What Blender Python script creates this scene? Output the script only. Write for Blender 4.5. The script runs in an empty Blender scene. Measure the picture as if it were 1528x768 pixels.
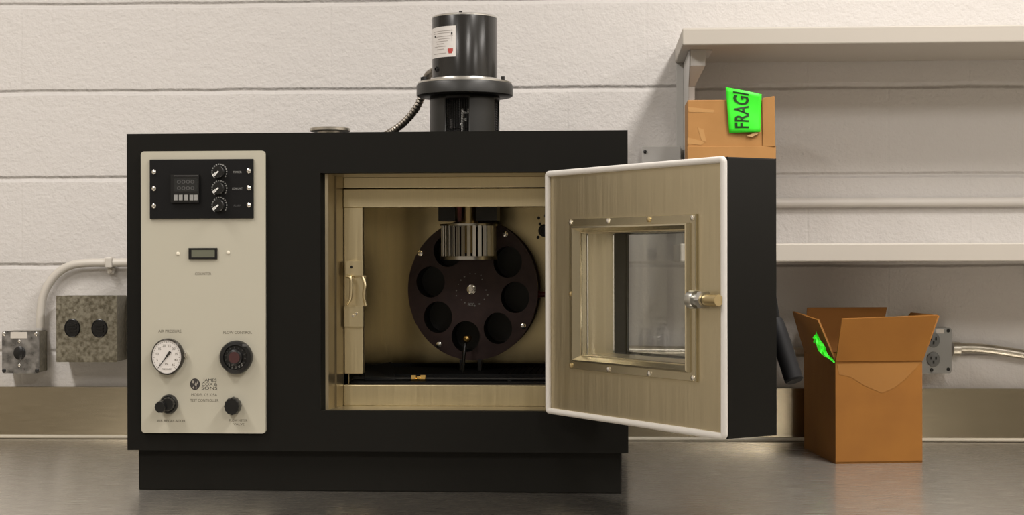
import bpy, bmesh, math, random
from mathutils import Vector, Matrix
random.seed(7)
rad = math.radians
S = bpy.context.scene
COL = S.collection

# ------------------------------------------------------------------ camera
FPX, CX, CY = 2400.0, 764.0, 384.0          # focal length and centre in pixels of the 1528x768 frame
HC = 0.418                                   # camera height above the bench top
YAW, ROLL = rad(3.0), rad(0.13)
Fv = Vector((-math.sin(YAW), math.cos(YAW), 0))
R0 = Vector((math.cos(YAW), math.sin(YAW), 0)); U0 = Vector((0, 0, 1))
Rv = R0*math.cos(ROLL) - U0*math.sin(ROLL)
Uv = U0*math.cos(ROLL) + R0*math.sin(ROLL)
CAM = Vector((0, 0, HC))
cd = bpy.data.cameras.new('camera'); cam = bpy.data.objects.new('camera', cd); COL.objects.link(cam)
cd.sensor_fit = 'HORIZONTAL'; cd.sensor_width = 36.0; cd.lens = FPX/1528*36.0
cd.clip_start = 0.05; cd.clip_end = 60
M = Matrix((Rv, Uv, -Fv)).transposed().to_4x4(); M.translation = CAM
cam.matrix_world = M
S.camera = cam

# ------------------------------------------------------------------ light and exposure
S.view_settings.view_transform = 'Standard'
S.view_settings.look = 'None'
S.view_settings.gamma = 1.0
S.view_settings.use_curve_mapping = False
S.view_settings.exposure = 0.0
w = bpy.data.worlds.new('world'); S.world = w; w.use_nodes = True
w.node_tree.nodes['Background'].inputs[0].default_value = (1.0, 0.93, 0.84, 1)
w.node_tree.nodes['Background'].inputs[1].default_value = 0.10
CEIL = 2.30
def lamp(x, y, p, sx=0.32, sy=1.2):
    l = bpy.data.lights.new('ceiling_light', 'AREA'); l.shape = 'RECTANGLE'; l.size = sx; l.size_y = sy
    l.energy = p; l.color = (1.0, 0.945, 0.89)
    o = bpy.data.objects.new('ceiling_light', l); COL.objects.link(o); o.location = (x, y, CEIL-0.02)
    return o
for x, y, p in [(-1.75, 1.95, 45), (0.95, 2.05, 58), (3.4, 1.95, 45),
                (-1.75, -0.5, 46), (0.95, -0.5, 50), (3.4, -0.5, 46)]:
    lamp(x, y, p)

# ------------------------------------------------------------------ materials
MATS = {}
def mat(name, col, rough=0.5, metal=0.0, **k):
    if name in MATS: return MATS[name]
    m = bpy.data.materials.new(name); m.use_nodes = True; MATS[name] = m
    b = m.node_tree.nodes['Principled BSDF']
    b.inputs['Base Color'].default_value = (*col, 1); b.inputs['Roughness'].default_value = rough
    b.inputs['Metallic'].default_value = metal
    for kk, v in k.items(): b.inputs[kk.replace('_', ' ')].default_value = v
    return m
def nodes(m): return m.node_tree.nodes, m.node_tree.links, m.node_tree.nodes['Principled BSDF']
def add_noise(m, scale=(1, 1, 1), nscale=50, detail=3, bump=0.0, dist=0.001, colmix=None, rrange=None, lo=0.35, hi=0.65):
    """object-space noise driving colour, roughness and bump"""
    n, l, b = nodes(m)
    tc = n.new('ShaderNodeTexCoord'); mp = n.new('ShaderNodeMapping'); mp.inputs['Scale'].default_value = scale
    no = n.new('ShaderNodeTexNoise'); no.inputs['Scale'].default_value = nscale; no.inputs['Detail'].default_value = detail
    l.new(tc.outputs['Object'], mp.inputs['Vector']); l.new(mp.outputs[0], no.inputs['Vector'])
    mr = n.new('ShaderNodeMapRange'); mr.inputs['From Min'].default_value = lo; mr.inputs['From Max'].default_value = hi
    l.new(no.outputs['Fac'], mr.inputs['Value'])
    if colmix:
        mx = n.new('ShaderNodeMix'); mx.data_type = 'RGBA'
        mx.inputs['A'].default_value = (*colmix[0], 1); mx.inputs['B'].default_value = (*colmix[1], 1)
        l.new(mr.outputs[0], mx.inputs['Factor']); l.new(mx.outputs['Result'], b.inputs['Base Color'])
    if rrange:
        m2 = n.new('ShaderNodeMapRange'); m2.inputs['To Min'].default_value = rrange[0]; m2.inputs['To Max'].default_value = rrange[1]
        l.new(mr.outputs[0], m2.inputs['Value']); l.new(m2.outputs[0], b.inputs['Roughness'])
    if bump:
        bp = n.new('ShaderNodeBump'); bp.inputs['Strength'].default_value = bump; bp.inputs['Distance'].default_value = dist
        l.new(no.outputs['Fac'], bp.inputs['Height']); l.new(bp.outputs[0], b.inputs['Normal'])
    return m
black = add_noise(mat('black_powder_coat', (0.0072, 0.0068, 0.0055), 0.55, Specular_IOR_Level=0.13), nscale=900, bump=0.12, dist=0.0004)
black_door = black
cream = mat('cream_panel_paint', (0.455, 0.432, 0.352), 0.45)
plastic = mat('black_plastic', (0.008, 0.008, 0.008), 0.3)
plate = mat('black_plate', (0.005, 0.005, 0.0052), 0.5, Specular_IOR_Level=0.2)
ink = mat('dark_ink', (0.10, 0.088, 0.065), 0.6)
inkd = mat('black_ink', (0.02, 0.018, 0.015), 0.6)
wmark = mat('white_mark', (0.75, 0.75, 0.73), 0.5)
gmark = mat('grey_mark', (0.26, 0.26, 0.25), 0.5)
gdim = mat('dim_mark', (0.07, 0.07, 0.07), 0.5)
lcd = mat('lcd_glass', (0.13, 0.135, 0.10), 0.25)
lcd_dark = mat('dark_display', (0.02, 0.021, 0.021), 0.25)
chrome = mat('chrome', (0.85, 0.84, 0.82), 0.12, 1.0)
screwm = mat('bright_screw', (0.80, 0.78, 0.74), 0.22, 1.0)
brass = mat('brass', (0.85, 0.58, 0.20), 0.22, 1.0)
brassd = mat('dull_brass', (0.62, 0.50, 0.28), 0.3, 1.0)
def brushed(name, c, rough, scale=(6, 6, 0.3), var=0.04, aniso=0.0, ns=40):
    m = mat(name, c, rough, 1.0)
    return add_noise(m, scale, ns, 2, colmix=(tuple(v*(1-var) for v in c), tuple(v*(1+var) for v in c)), rrange=(rough*.92, rough*1.08))
steel = mat('brushed_steel', (0.62, 0.56, 0.41), 0.27, 1.0)
steel_in = brushed('chamber_steel', (0.60, 0.515, 0.32), 0.2, (2.5, 2.5, 0.12), 0.10, ns=10)  # broad lighter and darker vertical streaks in the colour imitate reflections
steel_door = brushed('door_steel', (0.64, 0.565, 0.40), 0.40, (8, 8, 0.2), 0.02)
steel_face = brushed('frame_steel', (0.72, 0.62, 0.40), 0.36, (8, 8, 0.2), 0.02)
steel_bench = brushed('bench_steel', (0.45, 0.42, 0.37), 0.26, (0.4, 10, 10), 0.01)
def brush_dir(m, aniso):
    n, l, b = nodes(m); t = n.new('ShaderNodeTangent'); t.direction_type = 'UV_MAP'; t.uv_map = 'brush'
    l.new(t.outputs[0], b.inputs['Tangent']); b.inputs['Anisotropic'].default_value = aniso
def brush_uv(o, a, c):
    lay = o.data.uv_layers.new(name='brush')
    for lp in o.data.loops:
        v = o.data.vertices[lp.vertex_index].co; lay.data[lp.index].uv = (v[a], v[c])
brush_dir(steel_bench, 0.85)
steel_splash = brushed('splash_steel', (0.44, 0.39, 0.29), 0.23, (0.4, 10, 10), 0.03)
galv = add_noise(mat('galvanised', (0.3, 0.29, 0.24), 0.42, 0.85), nscale=120, detail=6,
                 colmix=((0.17, 0.155, 0.115), (0.33, 0.31, 0.245)), rrange=(0.35, 0.55))
galv2 = add_noise(mat('galvanised_cover', (0.4, 0.4, 0.4), 0.3, 0.9), nscale=60, detail=4,
                 colmix=((0.20, 0.20, 0.20), (0.38, 0.37, 0.36)), rrange=(0.25, 0.45))
emt = add_noise(mat('conduit_steel', (0.62, 0.59, 0.52), 0.3, 1.0), nscale=30, colmix=((0.5, 0.47, 0.4), (0.68, 0.64, 0.56)))
paintw = mat('white_conduit_paint', (0.60, 0.565, 0.51), 0.4)
shelfw = mat('white_shelf_paint', (0.47, 0.435, 0.385), 0.5)
bracketg = mat('grey_bracket_paint', (0.55, 0.54, 0.52), 0.45)
gask = add_noise(mat('gasket_rubber', (0.62, 0.595, 0.56), 0.6), nscale=250, bump=0.15, dist=0.001)
maroon = add_noise(mat('anodised_maroon', (0.035, 0.018, 0.018), 0.4, 0.3), nscale=40, colmix=((0.036, 0.019, 0.019), (0.050, 0.027, 0.026)))
dark_in = mat('hole_shade', (0.006, 0.007, 0.006), 0.4)  # near-black colour stands for the shade inside the carousel holes
motor_paint = mat('motor_grey_paint', (0.016, 0.0155, 0.0145), 0.22, 0.0, Specular_IOR_Level=0.45)
motor_dark = mat('motor_cast_paint', (0.016, 0.016, 0.0148), 0.42)
alum = mat('aluminium', (0.62, 0.61, 0.58), 0.3, 1.0)
red = mat('red_mark', (0.45, 0.05, 0.04), 0.5)
redrod = mat('red_rod', (0.12, 0.012, 0.014), 0.35)
card = add_noise(mat('cardboard', (0.42, 0.2, 0.06), 0.75), (1, 1, 1), 12, 5, bump=0.05, dist=0.002,
                 colmix=((0.25, 0.096, 0.0085), (0.285, 0.113, 0.011)))
card_up = add_noise(mat('cardboard_pale', (0.46, 0.25, 0.10), 0.75), (1, 1, 1), 14, 5, bump=0.05, dist=0.002,
                 colmix=((0.38, 0.185, 0.052), (0.43, 0.215, 0.065)))
card_core = mat('cardboard_edge', (0.50, 0.31, 0.14), 0.85)
tape = mat('clear_tape', (0.50, 0.28, 0.11), 0.16)
green = mat('fluorescent_green_tape', (0.05, 0.92, 0.03), 0.45)
tapeink = mat('tape_ink', (0.012, 0.05, 0.01), 0.5)
glass = mat('window_glass', (0.97, 0.98, 0.97), 0.0, 0.0, Transmission_Weight=1.0, IOR=1.45)
gaugew = mat('gauge_white', (0.66, 0.63, 0.60), 0.35)
caulk = mat('caulk', (0.62, 0.57, 0.47), 0.5)
floor_m = mat('floor_paint', (0.30, 0.28, 0.25), 0.5)
ceil_m = mat('ceiling_tile', (0.72, 0.70, 0.66), 0.8)
roomw = mat('room_wall', (0.52, 0.48, 0.42), 0.7)

# ------------------------------------------------------------------ geometry helpers
def ray(px, py):
    return (Fv*FPX + Rv*(px-CX) - Uv*(py-CY)).normalized()
def hit(px, py, p, n):
    d = ray(px, py); return CAM + d*((Vector(p)-CAM).dot(n)/d.dot(n))
def on_y(px, py, Y): return hit(px, py, (0, Y, 0), Vector((0, 1, 0)))
def on_z(px, py, Z=0.0): return hit(px, py, (0, 0, Z), Vector((0, 0, 1)))

def setp(o, label=None, cat=None, group=None, kind=None):
    if label: o['label'] = label
    if cat: o['category'] = cat
    if group: o['group'] = group
    if kind: o['kind'] = kind
    return o
def empty(name, mw, label, cat, group=None):
    o = bpy.data.objects.new(name, None); COL.objects.link(o); o.matrix_world = mw; o.empty_display_size = 0.05
    return setp(o, label, cat, group)
def obj(name, bm, mats, parent=None, label=None, smooth=35, bevel=0.0, seg=2):
    bmesh.ops.recalc_face_normals(bm, faces=bm.faces)
    me = bpy.data.meshes.new(name); bm.to_mesh(me); bm.free()
    for m in (mats if isinstance(mats, (list, tuple)) else [mats]): me.materials.append(m)
    if smooth:
        for p in me.polygons: p.use_smooth = True
        me.set_sharp_from_angle(angle=rad(smooth))
    o = bpy.data.objects.new(name, me); COL.objects.link(o)
    if parent: o.parent = parent
    if bevel:
        b = o.modifiers.new('bevel', 'BEVEL'); b.width = bevel; b.segments = seg; b.limit_method = 'ANGLE'; b.angle_limit = rad(40)
    if label: o['label'] = label
    return o
def NB(): return bmesh.new()
def setmi(bm, n0, mi):
    bm.faces.ensure_lookup_table()
    for f in bm.faces[n0:]: f.material_index = mi
def box(bm, x0, x1, y0, y1, z0, z1, mi=0, mw=None):
    vs = [Vector((x, y, z)) for x in (x0, x1) for y in (y0, y1) for z in (z0, z1)]
    if mw is not None: vs = [mw @ v for v in vs]
    v = [bm.verts.new(p) for p in vs]
    for f in [(0, 1, 3, 2), (4, 6, 7, 5), (0, 4, 5, 1), (2, 3, 7, 6), (0, 2, 6, 4), (1, 5, 7, 3)]:
        fc = bm.faces.new([v[i] for i in f]); fc.material_index = mi
def hexa(bm, a, b, mi=0):
    """solid between two quads a and b (4 points each)"""
    v = [bm.verts.new(p) for p in list(a)+list(b)]
    for f in [(0, 1, 2, 3), (7, 6, 5, 4), (0, 4, 5, 1), (1, 5, 6, 2), (2, 6, 7, 3), (3, 7, 4, 0)]:
        fc = bm.faces.new([v[i] for i in f]); fc.material_index = mi
def frame_of(d):
    d = Vector(d).normalized()
    a = Vector((0, 0, 1)) if abs(d.z) < 0.9 else Vector((1, 0, 0))
    u = d.cross(a).normalized(); return u, u.cross(d).normalized()
def rings(bm, rows, mi=0, closed=False, cap=True):
    n = len(rows[0]); V = [[bm.verts.new(p) for p in r] for r in rows]
    seq = list(range(len(V)-1)) + ([len(V)-1] if closed else [])
    for i in seq:
        a, b = V[i], V[(i+1) % len(V)]
        for j in range(n):
            f = bm.faces.new((a[j], a[(j+1) % n], b[(j+1) % n], b[j])); f.material_index = mi
    if cap and not closed:
        bm.faces.new(V[0][::-1]).material_index = mi; bm.faces.new(V[-1]).material_index = mi
def lathe(bm, c, axis, prof, seg=48, mi=0, sx=1.0, sz=1.0, u=None, v=None):
    """prof: list of (radius, distance along axis); closed at both ends by caps"""
    c = Vector(c); axis = Vector(axis).normalized()
    if u is None: u, v = frame_of(axis)
    rows = []
    for r, h in prof:
        rows.append([c+axis*h+u*(r*sx*math.cos(2*math.pi*k/seg))+v*(r*sz*math.sin(2*math.pi*k/seg)) for k in range(seg)])
    rings(bm, rows, mi)
XA, YA, ZA = Vector((1, 0, 0)), Vector((0, 1, 0)), Vector((0, 0, 1))
def face_disc(bm, c, prof, sx=0.88, sz=1.0, seg=48, mi=0):
    """turned shape facing -y (towards the camera), a little narrower than tall"""
    lathe(bm, c, (0, -1, 0), prof, seg, mi, sx, sz, XA, ZA)
def cyl(bm, p0, p1, r, seg=20, mi=0, r1=None):
    p0, p1 = Vector(p0), Vector(p1); lathe(bm, p0, p1-p0, [(r, 0), (r if r1 is None else r1, (p1-p0).length)], seg, mi)
def tube(bm, pts, r, seg=14, mi=0, closed=False, corr=None):
    pts = [Vector(p) for p in pts]; rows = []
    n = len(pts); pu = None
    for i, p in enumerate(pts):
        if closed: d = pts[(i+1) % n]-pts[i-1]
        else: d = pts[min(i+1, n-1)]-pts[max(i-1, 0)]
        d.normalize()
        if pu is None: pu, _ = frame_of(d)
        pu = (pu-d*pu.dot(d)).normalized(); pv = d.cross(pu)
        rr = r*(1+(corr*(i % 2)) if corr else 1)
        rows.append([p+pu*(rr*math.cos(2*math.pi*k/seg))+pv*(rr*math.sin(2*math.pi*k/seg)) for k in range(seg)])
    rings(bm, rows, mi, closed)
def spline(pts, n=40):
    pts = [Vector(p) for p in pts]; P = [pts[0]*2-pts[1]]+pts+[pts[-1]*2-pts[-2]]; out = []
    for i in range(1, len(P)-2):
        for k in range(n):
            t = k/n; a, b, c, d = P[i-1:i+3]
            out.append(0.5*((2*b)+(c-a)*t+(2*a-5*b+4*c-d)*t*t+(3*b-a-3*c+d)*t**3))
    return out+[pts[-1]]
def rrect(x0, x1, z0, z1, r, n=6):
    out = []
    for cx_, cz_, a0 in ((x1-r, z1-r, 0), (x0+r, z1-r, 90), (x0+r, z0+r, 180), (x1-r, z0+r, 270)):
        for k in range(n+1):
            a = rad(a0+90*k/n); out.append((cx_+r*math.cos(a), cz_+r*math.sin(a)))
    return out
def ell(cx_, cz_, rx, rz, n=48): return [(cx_+rx*math.cos(2*math.pi*k/n), cz_+rz*math.sin(2*math.pi*k/n)) for k in range(n)]
def plate_holes(bm, loops, h, mw, mi=0):
    """flat plate (outline + holes in local x,y) of thickness h along local z, placed by mw"""
    cu = bpy.data.curves.new('tmp', 'CURVE'); cu.dimensions = '2D'; cu.fill_mode = 'BOTH'; cu.extrude = h/2
    for L in loops:
        sp = cu.splines.new('POLY'); sp.points.add(len(L)-1); sp.use_cyclic_u = True
        for p, (a, b) in zip(sp.points, L): p.co = (a, b, 0, 1)
    curve_into(bm, cu, mw @ Matrix.Translation((0, 0, h/2)), mi)
def curve_into(bm, cu, mw, mi):
    o = bpy.data.objects.new('tmp', cu); COL.objects.link(o)
    dg = bpy.context.evaluated_depsgraph_get()
    me = bpy.data.meshes.new_from_object(o.evaluated_get(dg))
    bpy.data.objects.remove(o); bpy.data.curves.remove(cu)
    me.transform(mw); n0 = len(bm.faces); bm.from_mesh(me); setmi(bm, n0, mi); bpy.data.meshes.remove(me)
def text(bm, s, size, mw, mi=0, th=0.0003, wid=None, space=1.0, bold=0.0):
    """lettering: local x along the line, local y up, local z out of the surface, centred"""
    cu = bpy.data.curves.new('tmp', 'FONT'); cu.body = s; cu.size = size; cu.extrude = th/2; cu.align_x = 'CENTER'; cu.align_y = 'CENTER'
    cu.space_character = space; cu.offset = bold
    cu.resolution_u = 3
    if wid:
        o = bpy.data.objects.new('tmp', cu); COL.objects.link(o); bpy.context.view_layer.update()
        sx = wid/max(o.dimensions.x, 1e-5); bpy.data.objects.remove(o)
        mw = mw @ Matrix.Diagonal((sx, 1, 1, 1))
    curve_into(bm, cu, mw, mi)
def basis(o, x, y, z):
    m = Matrix((Vector(x), Vector(y), Vector(z))).transposed().to_4x4(); m.translation = Vector(o); return m
def fw(c): return basis(c, XA, ZA, (0, -1, 0))        # a face turned to -y

# ------------------------------------------------------------------ the room
YW = 3.705
FLOOR = -0.90
blk_h = on_y(600, 134, YW).z - on_y(600, 264.5, YW).z
x_j = on_y(148, 200, YW).x; blk_w = (on_y(848, 160, YW).x - x_j)/3
z_j = on_y(148, 264.5, YW).z
cmu = mat('painted_block', (0.635, 0.612, 0.592), 0.55)
n, l, b = nodes(cmu)
tc = n.new('ShaderNodeTexCoord'); sp = n.new('ShaderNodeSeparateXYZ'); cb = n.new('ShaderNodeCombineXYZ')
l.new(tc.outputs['Object'], sp.inputs[0])
def math_node(op, a, v):
    m_ = n.new('ShaderNodeMath'); m_.operation = op; l.new(a, m_.inputs[0]); m_.inputs[1].default_value = v; return m_.outputs[0]
l.new(math_node('SUBTRACT', sp.outputs['X'], x_j), cb.inputs['X']); l.new(math_node('SUBTRACT', sp.outputs['Z'], z_j-blk_h), cb.inputs['Y'])
wob = n.new('ShaderNodeTexNoise'); wob.inputs['Scale'].default_value = 7; wob.inputs['Detail'].default_value = 2
l.new(tc.outputs['Object'], wob.inputs['Vector'])
wv = n.new('ShaderNodeVectorMath'); wv.operation = 'MULTIPLY_ADD'
l.new(wob.outputs['Color'], wv.inputs[0]); wv.inputs[1].default_value = (0.006, 0.006, 0); l.new(cb.outputs[0], wv.inputs[2])
br = n.new('ShaderNodeTexBrick'); br.inputs['Scale'].default_value = 1; br.inputs['Brick Width'].default_value = blk_w
br.inputs['Row Height'].default_value = blk_h; br.inputs['Mortar Size'].default_value = 0.0042; br.inputs['Mortar Smooth'].default_value = 0.75
l.new(wv.outputs[0], br.inputs['Vector'])
n1 = n.new('ShaderNodeTexNoise'); n1.inputs['Scale'].default_value = 120; n1.inputs['Detail'].default_value = 3; n1.inputs['Roughness'].default_value = 0.6
n2 = n.new('ShaderNodeTexNoise'); n2.inputs['Scale'].default_value = 30; n2.inputs['Detail'].default_value = 3
for q in (n1, n2): l.new(tc.outputs['Object'], q.inputs['Vector'])
b1 = n.new('ShaderNodeBump'); b1.inputs['Strength'].default_value = 1.0; b1.inputs['Distance'].default_value = 0.0045; b1.invert = True
# strong bed joints, faint filled head joints
sy_ = n.new('ShaderNodeSeparateXYZ'); l.new(wv.outputs[0], sy_.inputs[0])
fr_ = math_node('FRACT', math_node('DIVIDE', math_node('ADD', sy_.outputs['Y'], blk_h*10.5), blk_h), 0)
dist_ = math_node('MULTIPLY', math_node('ABSOLUTE', math_node('SUBTRACT', fr_, 0.5), 0), blk_h)
g_ = n.new('ShaderNodeMapRange'); g_.interpolation_type = 'SMOOTHSTEP'; l.new(dist_, g_.inputs['Value'])
g_.inputs['From Min'].default_value = 0.0; g_.inputs['From Max'].default_value = 0.0085; g_.inputs['To Min'].default_value = 1; g_.inputs['To Max'].default_value = 0
mxh = n.new('ShaderNodeMath'); mxh.operation = 'MAXIMUM'; l.new(g_.outputs[0], mxh.inputs[0]); l.new(math_node('MULTIPLY', br.outputs['Fac'], 0.09), mxh.inputs[1])
l.new(mxh.outputs[0], b1.inputs['Height'])
b2 = n.new('ShaderNodeBump'); b2.inputs['Strength'].default_value = 0.5; b2.inputs['Distance'].default_value = 0.0030
l.new(n1.outputs['Fac'], b2.inputs['Height']); l.new(b1.outputs[0], b2.inputs['Normal'])
b3 = n.new('ShaderNodeBump'); b3.inputs['Strength'].default_value = 0.4; b3.inputs['Distance'].default_value = 0.004
l.new(n2.outputs['Fac'], b3.inputs['Height']); l.new(b2.outputs[0], b3.inputs['Normal']); l.new(b3.outputs[0], b.inputs['Normal'])

def slab(name, dims, m):
    bm = NB(); box(bm, *dims); o = obj(name, bm, m, smooth=0); o['kind'] = 'structure'; return o
slab('wall_back', (-3.2, 4.2, YW, YW+0.12, FLOOR, CEIL), cmu)
slab('wall_left', (-3.32, -3.2, -2.5, YW+0.12, FLOOR, CEIL), roomw)
slab('wall_right', (4.2, 4.32, -2.5, YW+0.12, FLOOR, CEIL), roomw)
slab('wall_front', (-3.32, 4.32, -2.62, -2.5, FLOOR, CEIL), mat('dimmed_room_wall', (0.24, 0.22, 0.18), 0.7))  # unseen wall, coloured darker than the others to dim reflections in the steel
slab('floor', (-3.32, 4.32, -2.62, YW+0.12, FLOOR-0.1, FLOOR), floor_m)
slab('ceiling', (-3.32, 4.32, -2.62, YW+0.12, CEIL, CEIL+0.1), ceil_m)

# ------------------------------------------------------------------ steel workbench
bench = empty('steel_workbench', Matrix.Translation((0.2, 3.1, FLOOR)), 'long brushed stainless steel workbench running across the front, under the oven', 'workbench')
IB = bench.matrix_world.inverted()
def in_frame(bm, mw):
    bmesh.ops.transform(bm, matrix=mw, verts=bm.verts); return bm
zs = on_y(100, 577, YW-0.03).z
YS = YW-0.03
bm = NB(); box(bm, -2.6, 3.4, 2.28, YW-.004, -0.04, 0.0); box(bm, -2.6, 3.4, 2.28, 2.30, -0.09, -0.0405)
brush_uv(obj('worktop', in_frame(bm, IB), steel_bench, bench, smooth=0), 1, 0)
bm = NB(); box(bm, -2.6, 3.4, YS, YW-0.002, 0.0005, zs)
bs = empty('steel_backsplash', Matrix.Translation((0.4, YW, 0.002)), 'low stainless steel backsplash strip along the block wall behind the workbench', 'backsplash')
brush_uv(obj('splash_panel', in_frame(bm, bs.matrix_world.inverted()), steel_splash, bs, smooth=0), 2, 0)
brush_dir(steel_splash, 0.75)
bm = NB(); cyl(bm, (-2.6, YS-0.001, 0.0052), (3.4, YS-0.001, 0.0052), 0.0045, 10)
obj('cove_seam', in_frame(bm, bs.matrix_world.inverted()), caulk, bs, label='pale seam where the worktop meets the backsplash')
for sx in (-2.5, 0.4, 3.3):
    for sy in (2.36, 3.6):
        bm = NB(); box(bm, sx-0.02, sx+0.02, sy-0.02, sy+0.02, FLOOR, -0.0405); obj('leg', in_frame(bm, IB), steel_bench, bench, smooth=0)

# ------------------------------------------------------------------ oven
PH = hit(565, 600, CAM + Fv*2.86, Fv)                 # a point of the front face
OB = rad(-1.0)
OM = Matrix.Translation((PH.x, PH.y, 0)) @ Matrix.Rotation(OB, 4, 'Z')
OI = OM.inverted()
oven = empty('laboratory_oven', OM, 'black bench-top oven with cream control panel, motor on top and its glazed door swung open', 'oven')
ON = OM.to_3x3() @ Vector((0, 1, 0))
def ov(px, py, y=0.0):
    """pixel -> oven coordinates on the plane local y = y"""
    return OI @ hit(px, py, OM @ Vector((0, y, 0)), ON)
def ox(px, y=0.0, py=400): return ov(px, py, y).x
def oz(py, y=0.0, px=565): return ov(px, py, y).z

xL, xR = ox(189.5), ox(937); zT, zB = oz(197.0), oz(673.5)
hx0, hx1, hz1, hz0 = ox(478), ox(897), oz(257, px=650), oz(613, px=650)
DEP = 0.70
bm = NB()
plate_holes(bm, [[(xL, zB), (xR, zB), (xR, zT), (xL, zT)], [(hx0, hz0), (hx1, hz0), (hx1, hz1), (hx0, hz1)]], 0.004, fw((0, 0.004, 0)))
for d in ((xL, xL+0.003, 0.004, DEP, zB, zT), (xR-0.003, xR, 0.004, DEP, zB, zT), (xL, xR, 0.004, DEP, zT-0.003, zT),
          (xL, xR, 0.004, DEP, zB, zB+0.003), (xL, xR, DEP, DEP+0.003, zB, zT)):
    box(bm, *d)
obj('body', bm, black, oven, smooth=0, bevel=0.0012)
bm = NB(); yb = 0.018
box(bm, ox(206, yb), ox(926.5, yb), yb, DEP-0.02, 0.0, zB)
obj('plinth', bm, black, oven, smooth=0, bevel=0.002)

# recessed door jamb and the steel face of the chamber
yj = 0.100
jx0, jx1, jz1, jz0 = ox(513, yj), ox(882, yj), oz(264, yj, 650), oz(605.5, yj, 650)
def ringface(bm, r0, r1, mi=0):
    a = [bm.verts.new(p) for p in r0]; c = [bm.verts.new(p) for p in r1]
    for i in range(4):
        f = bm.faces.new((a[i], a[(i+1) % 4], c[(i+1) % 4], c[i])); f.material_index = mi
def rect(x0, x1, z0, z1, y): return [Vector((x0, y, z0)), Vector((x1, y, z0)), Vector((x1, y, z1)), Vector((x0, y, z1))]
bm = NB()
def lerp(a, c, t): return a+(c-a)*t
def jr(t, y): return rect(lerp(hx0, jx0, t), lerp(hx1, jx1, t), lerp(hz0, jz0, t), lerp(hz1, jz1, t), y)
prev = jr(0, 0.0045)
for t, y in ((0.22, 0.018), (0.42, 0.022), (0.60, 0.060), (0.72, 0.064), (1.0, yj)):
    cur = jr(t, y); ringface(bm, prev, cur, 1 if t < .3 else 0); prev = cur
obj('door_jamb', bm, [mat('jamb_steel', (.42, .37, .27), .33, 1.0), black], oven, smooth=0)
cz1, cz0 = oz(308.5, yj, 650), oz(574, yj, 650)
cx0, cx1 = ox(541, yj), ox(872, yj)
zsp = oz(281, yj, 650)
bm = NB(); box(bm, jx0, jx1, yj, yj+0.02, zsp+0.001, jz1); obj('upper_trim', bm, steel_face, oven, smooth=0, bevel=0.001)
bm = NB(); box(bm, jx0, jx1, yj-0.003, yj+0.02, cz1, zsp-0.001); obj('header_panel', bm, steel_face, oven, smooth=0, bevel=0.0012)
bm = NB(); box(bm, jx0, jx1, yj-0.002, yj+0.02, jz0, cz0); obj('sill_panel', bm, steel_face, oven, smooth=0, bevel=0.0015)
zpb = oz(557, yj, 530)
bm = NB(); box(bm, jx0+0.001, cx0, yj, yj+0.02, zpb, cz1); obj('side_post', bm, steel_face, oven, smooth=0, bevel=0.001)
bm = NB(); box(bm, cx1, jx1-0.001, yj, yj+0.02, cz0, cz1); obj('side_post', bm, steel_face, oven, smooth=0, bevel=0.001)
# chamber
yc0, yc1 = yj+0.0205, 0.60
fx0, fx1 = ox(518, yj), ox(890, yj); fz0 = oz(548, yc1, 650); fz1 = oz(311, yc1, 650)
bm = NB()
t_ = 0.002
for d in ((fx0-t_, fx0, yc0, yc1, fz0, fz1), (fx1, fx1+t_, yc0, yc1, fz0, fz1), (fx0, fx1, yc0, yc1, fz1, fz1+t_),
          (fx0, fx1, yc0, yc1, fz0-t_, fz0), (fx0, fx1, yc1, yc1+t_, fz0, fz1)):
    box(bm, *d)
liner = obj('chamber_liner', bm, steel_in, oven, smooth=0)
bm = NB()
pc = ov(812, 344, yc1-0.0005)
lathe(bm, pc, (0, -1, 0), [(0.0135, 0), (0.0135, 0.006), (0.008, 0.006), (0.008, 0.001)], 32, 0, 0.9, 1, XA, ZA)
for a, c in ((804, 325), (803, 354), (814, 322), (806, 334), (815, 316)):
    p = ov(a, c, yc1-0.0005); face_disc(bm, p, [(0.0035, 0), (0.0035, 0.003)], seg=12)
obj('port_ring', bm, plastic, oven, label='black port ring and holes on the rear wall')

# latch strike on the left post
bm = NB()
def obx(bm, a, c, b_, d, y0, y1, mi=0):
    p, q = ov(a, d, y0), ov(b_, c, y0); box(bm, p.x, q.x, y0, y1, p.z, q.z, mi)
obx(bm, 515.5, 389, 541.5, 411, yj-0.012, yj)
obx(bm, 514, 457, 542, 487, yj-0.008, yj)
obx(bm, 518, 411, 546, 457, yj-0.004, yj)
pts = [ov(518, 412, yj-0.02), ov(523, 414, yj-0.024), ov(524, 430, yj-0.024), ov(522.5, 446, yj-0.024), ov(517, 453, yj-0.02)]
tube(bm, spline(pts, 6), 0.0032, 10)
tube(bm, spline([ov(541, 412, yj-0.010), ov(545, 425, yj-0.014), ov(543, 440, yj-0.014), ov(546, 456, yj-0.01)], 6), 0.0030, 10)
st = obj('latch_strike', bm, steel_face, oven, bevel=0.0012)
for a, c, y_ in ((524.5, 398, yj-0.012), (527, 471, yj-0.008), (532, 468, yj-0.008)):
    bm = NB(); face_disc(bm, ov(a, c, y_), [(0.0028, 0), (0.0022, 0.002)], seg=12); obj('screw', bm, screwm if c > 400 else plastic, st)

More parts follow.
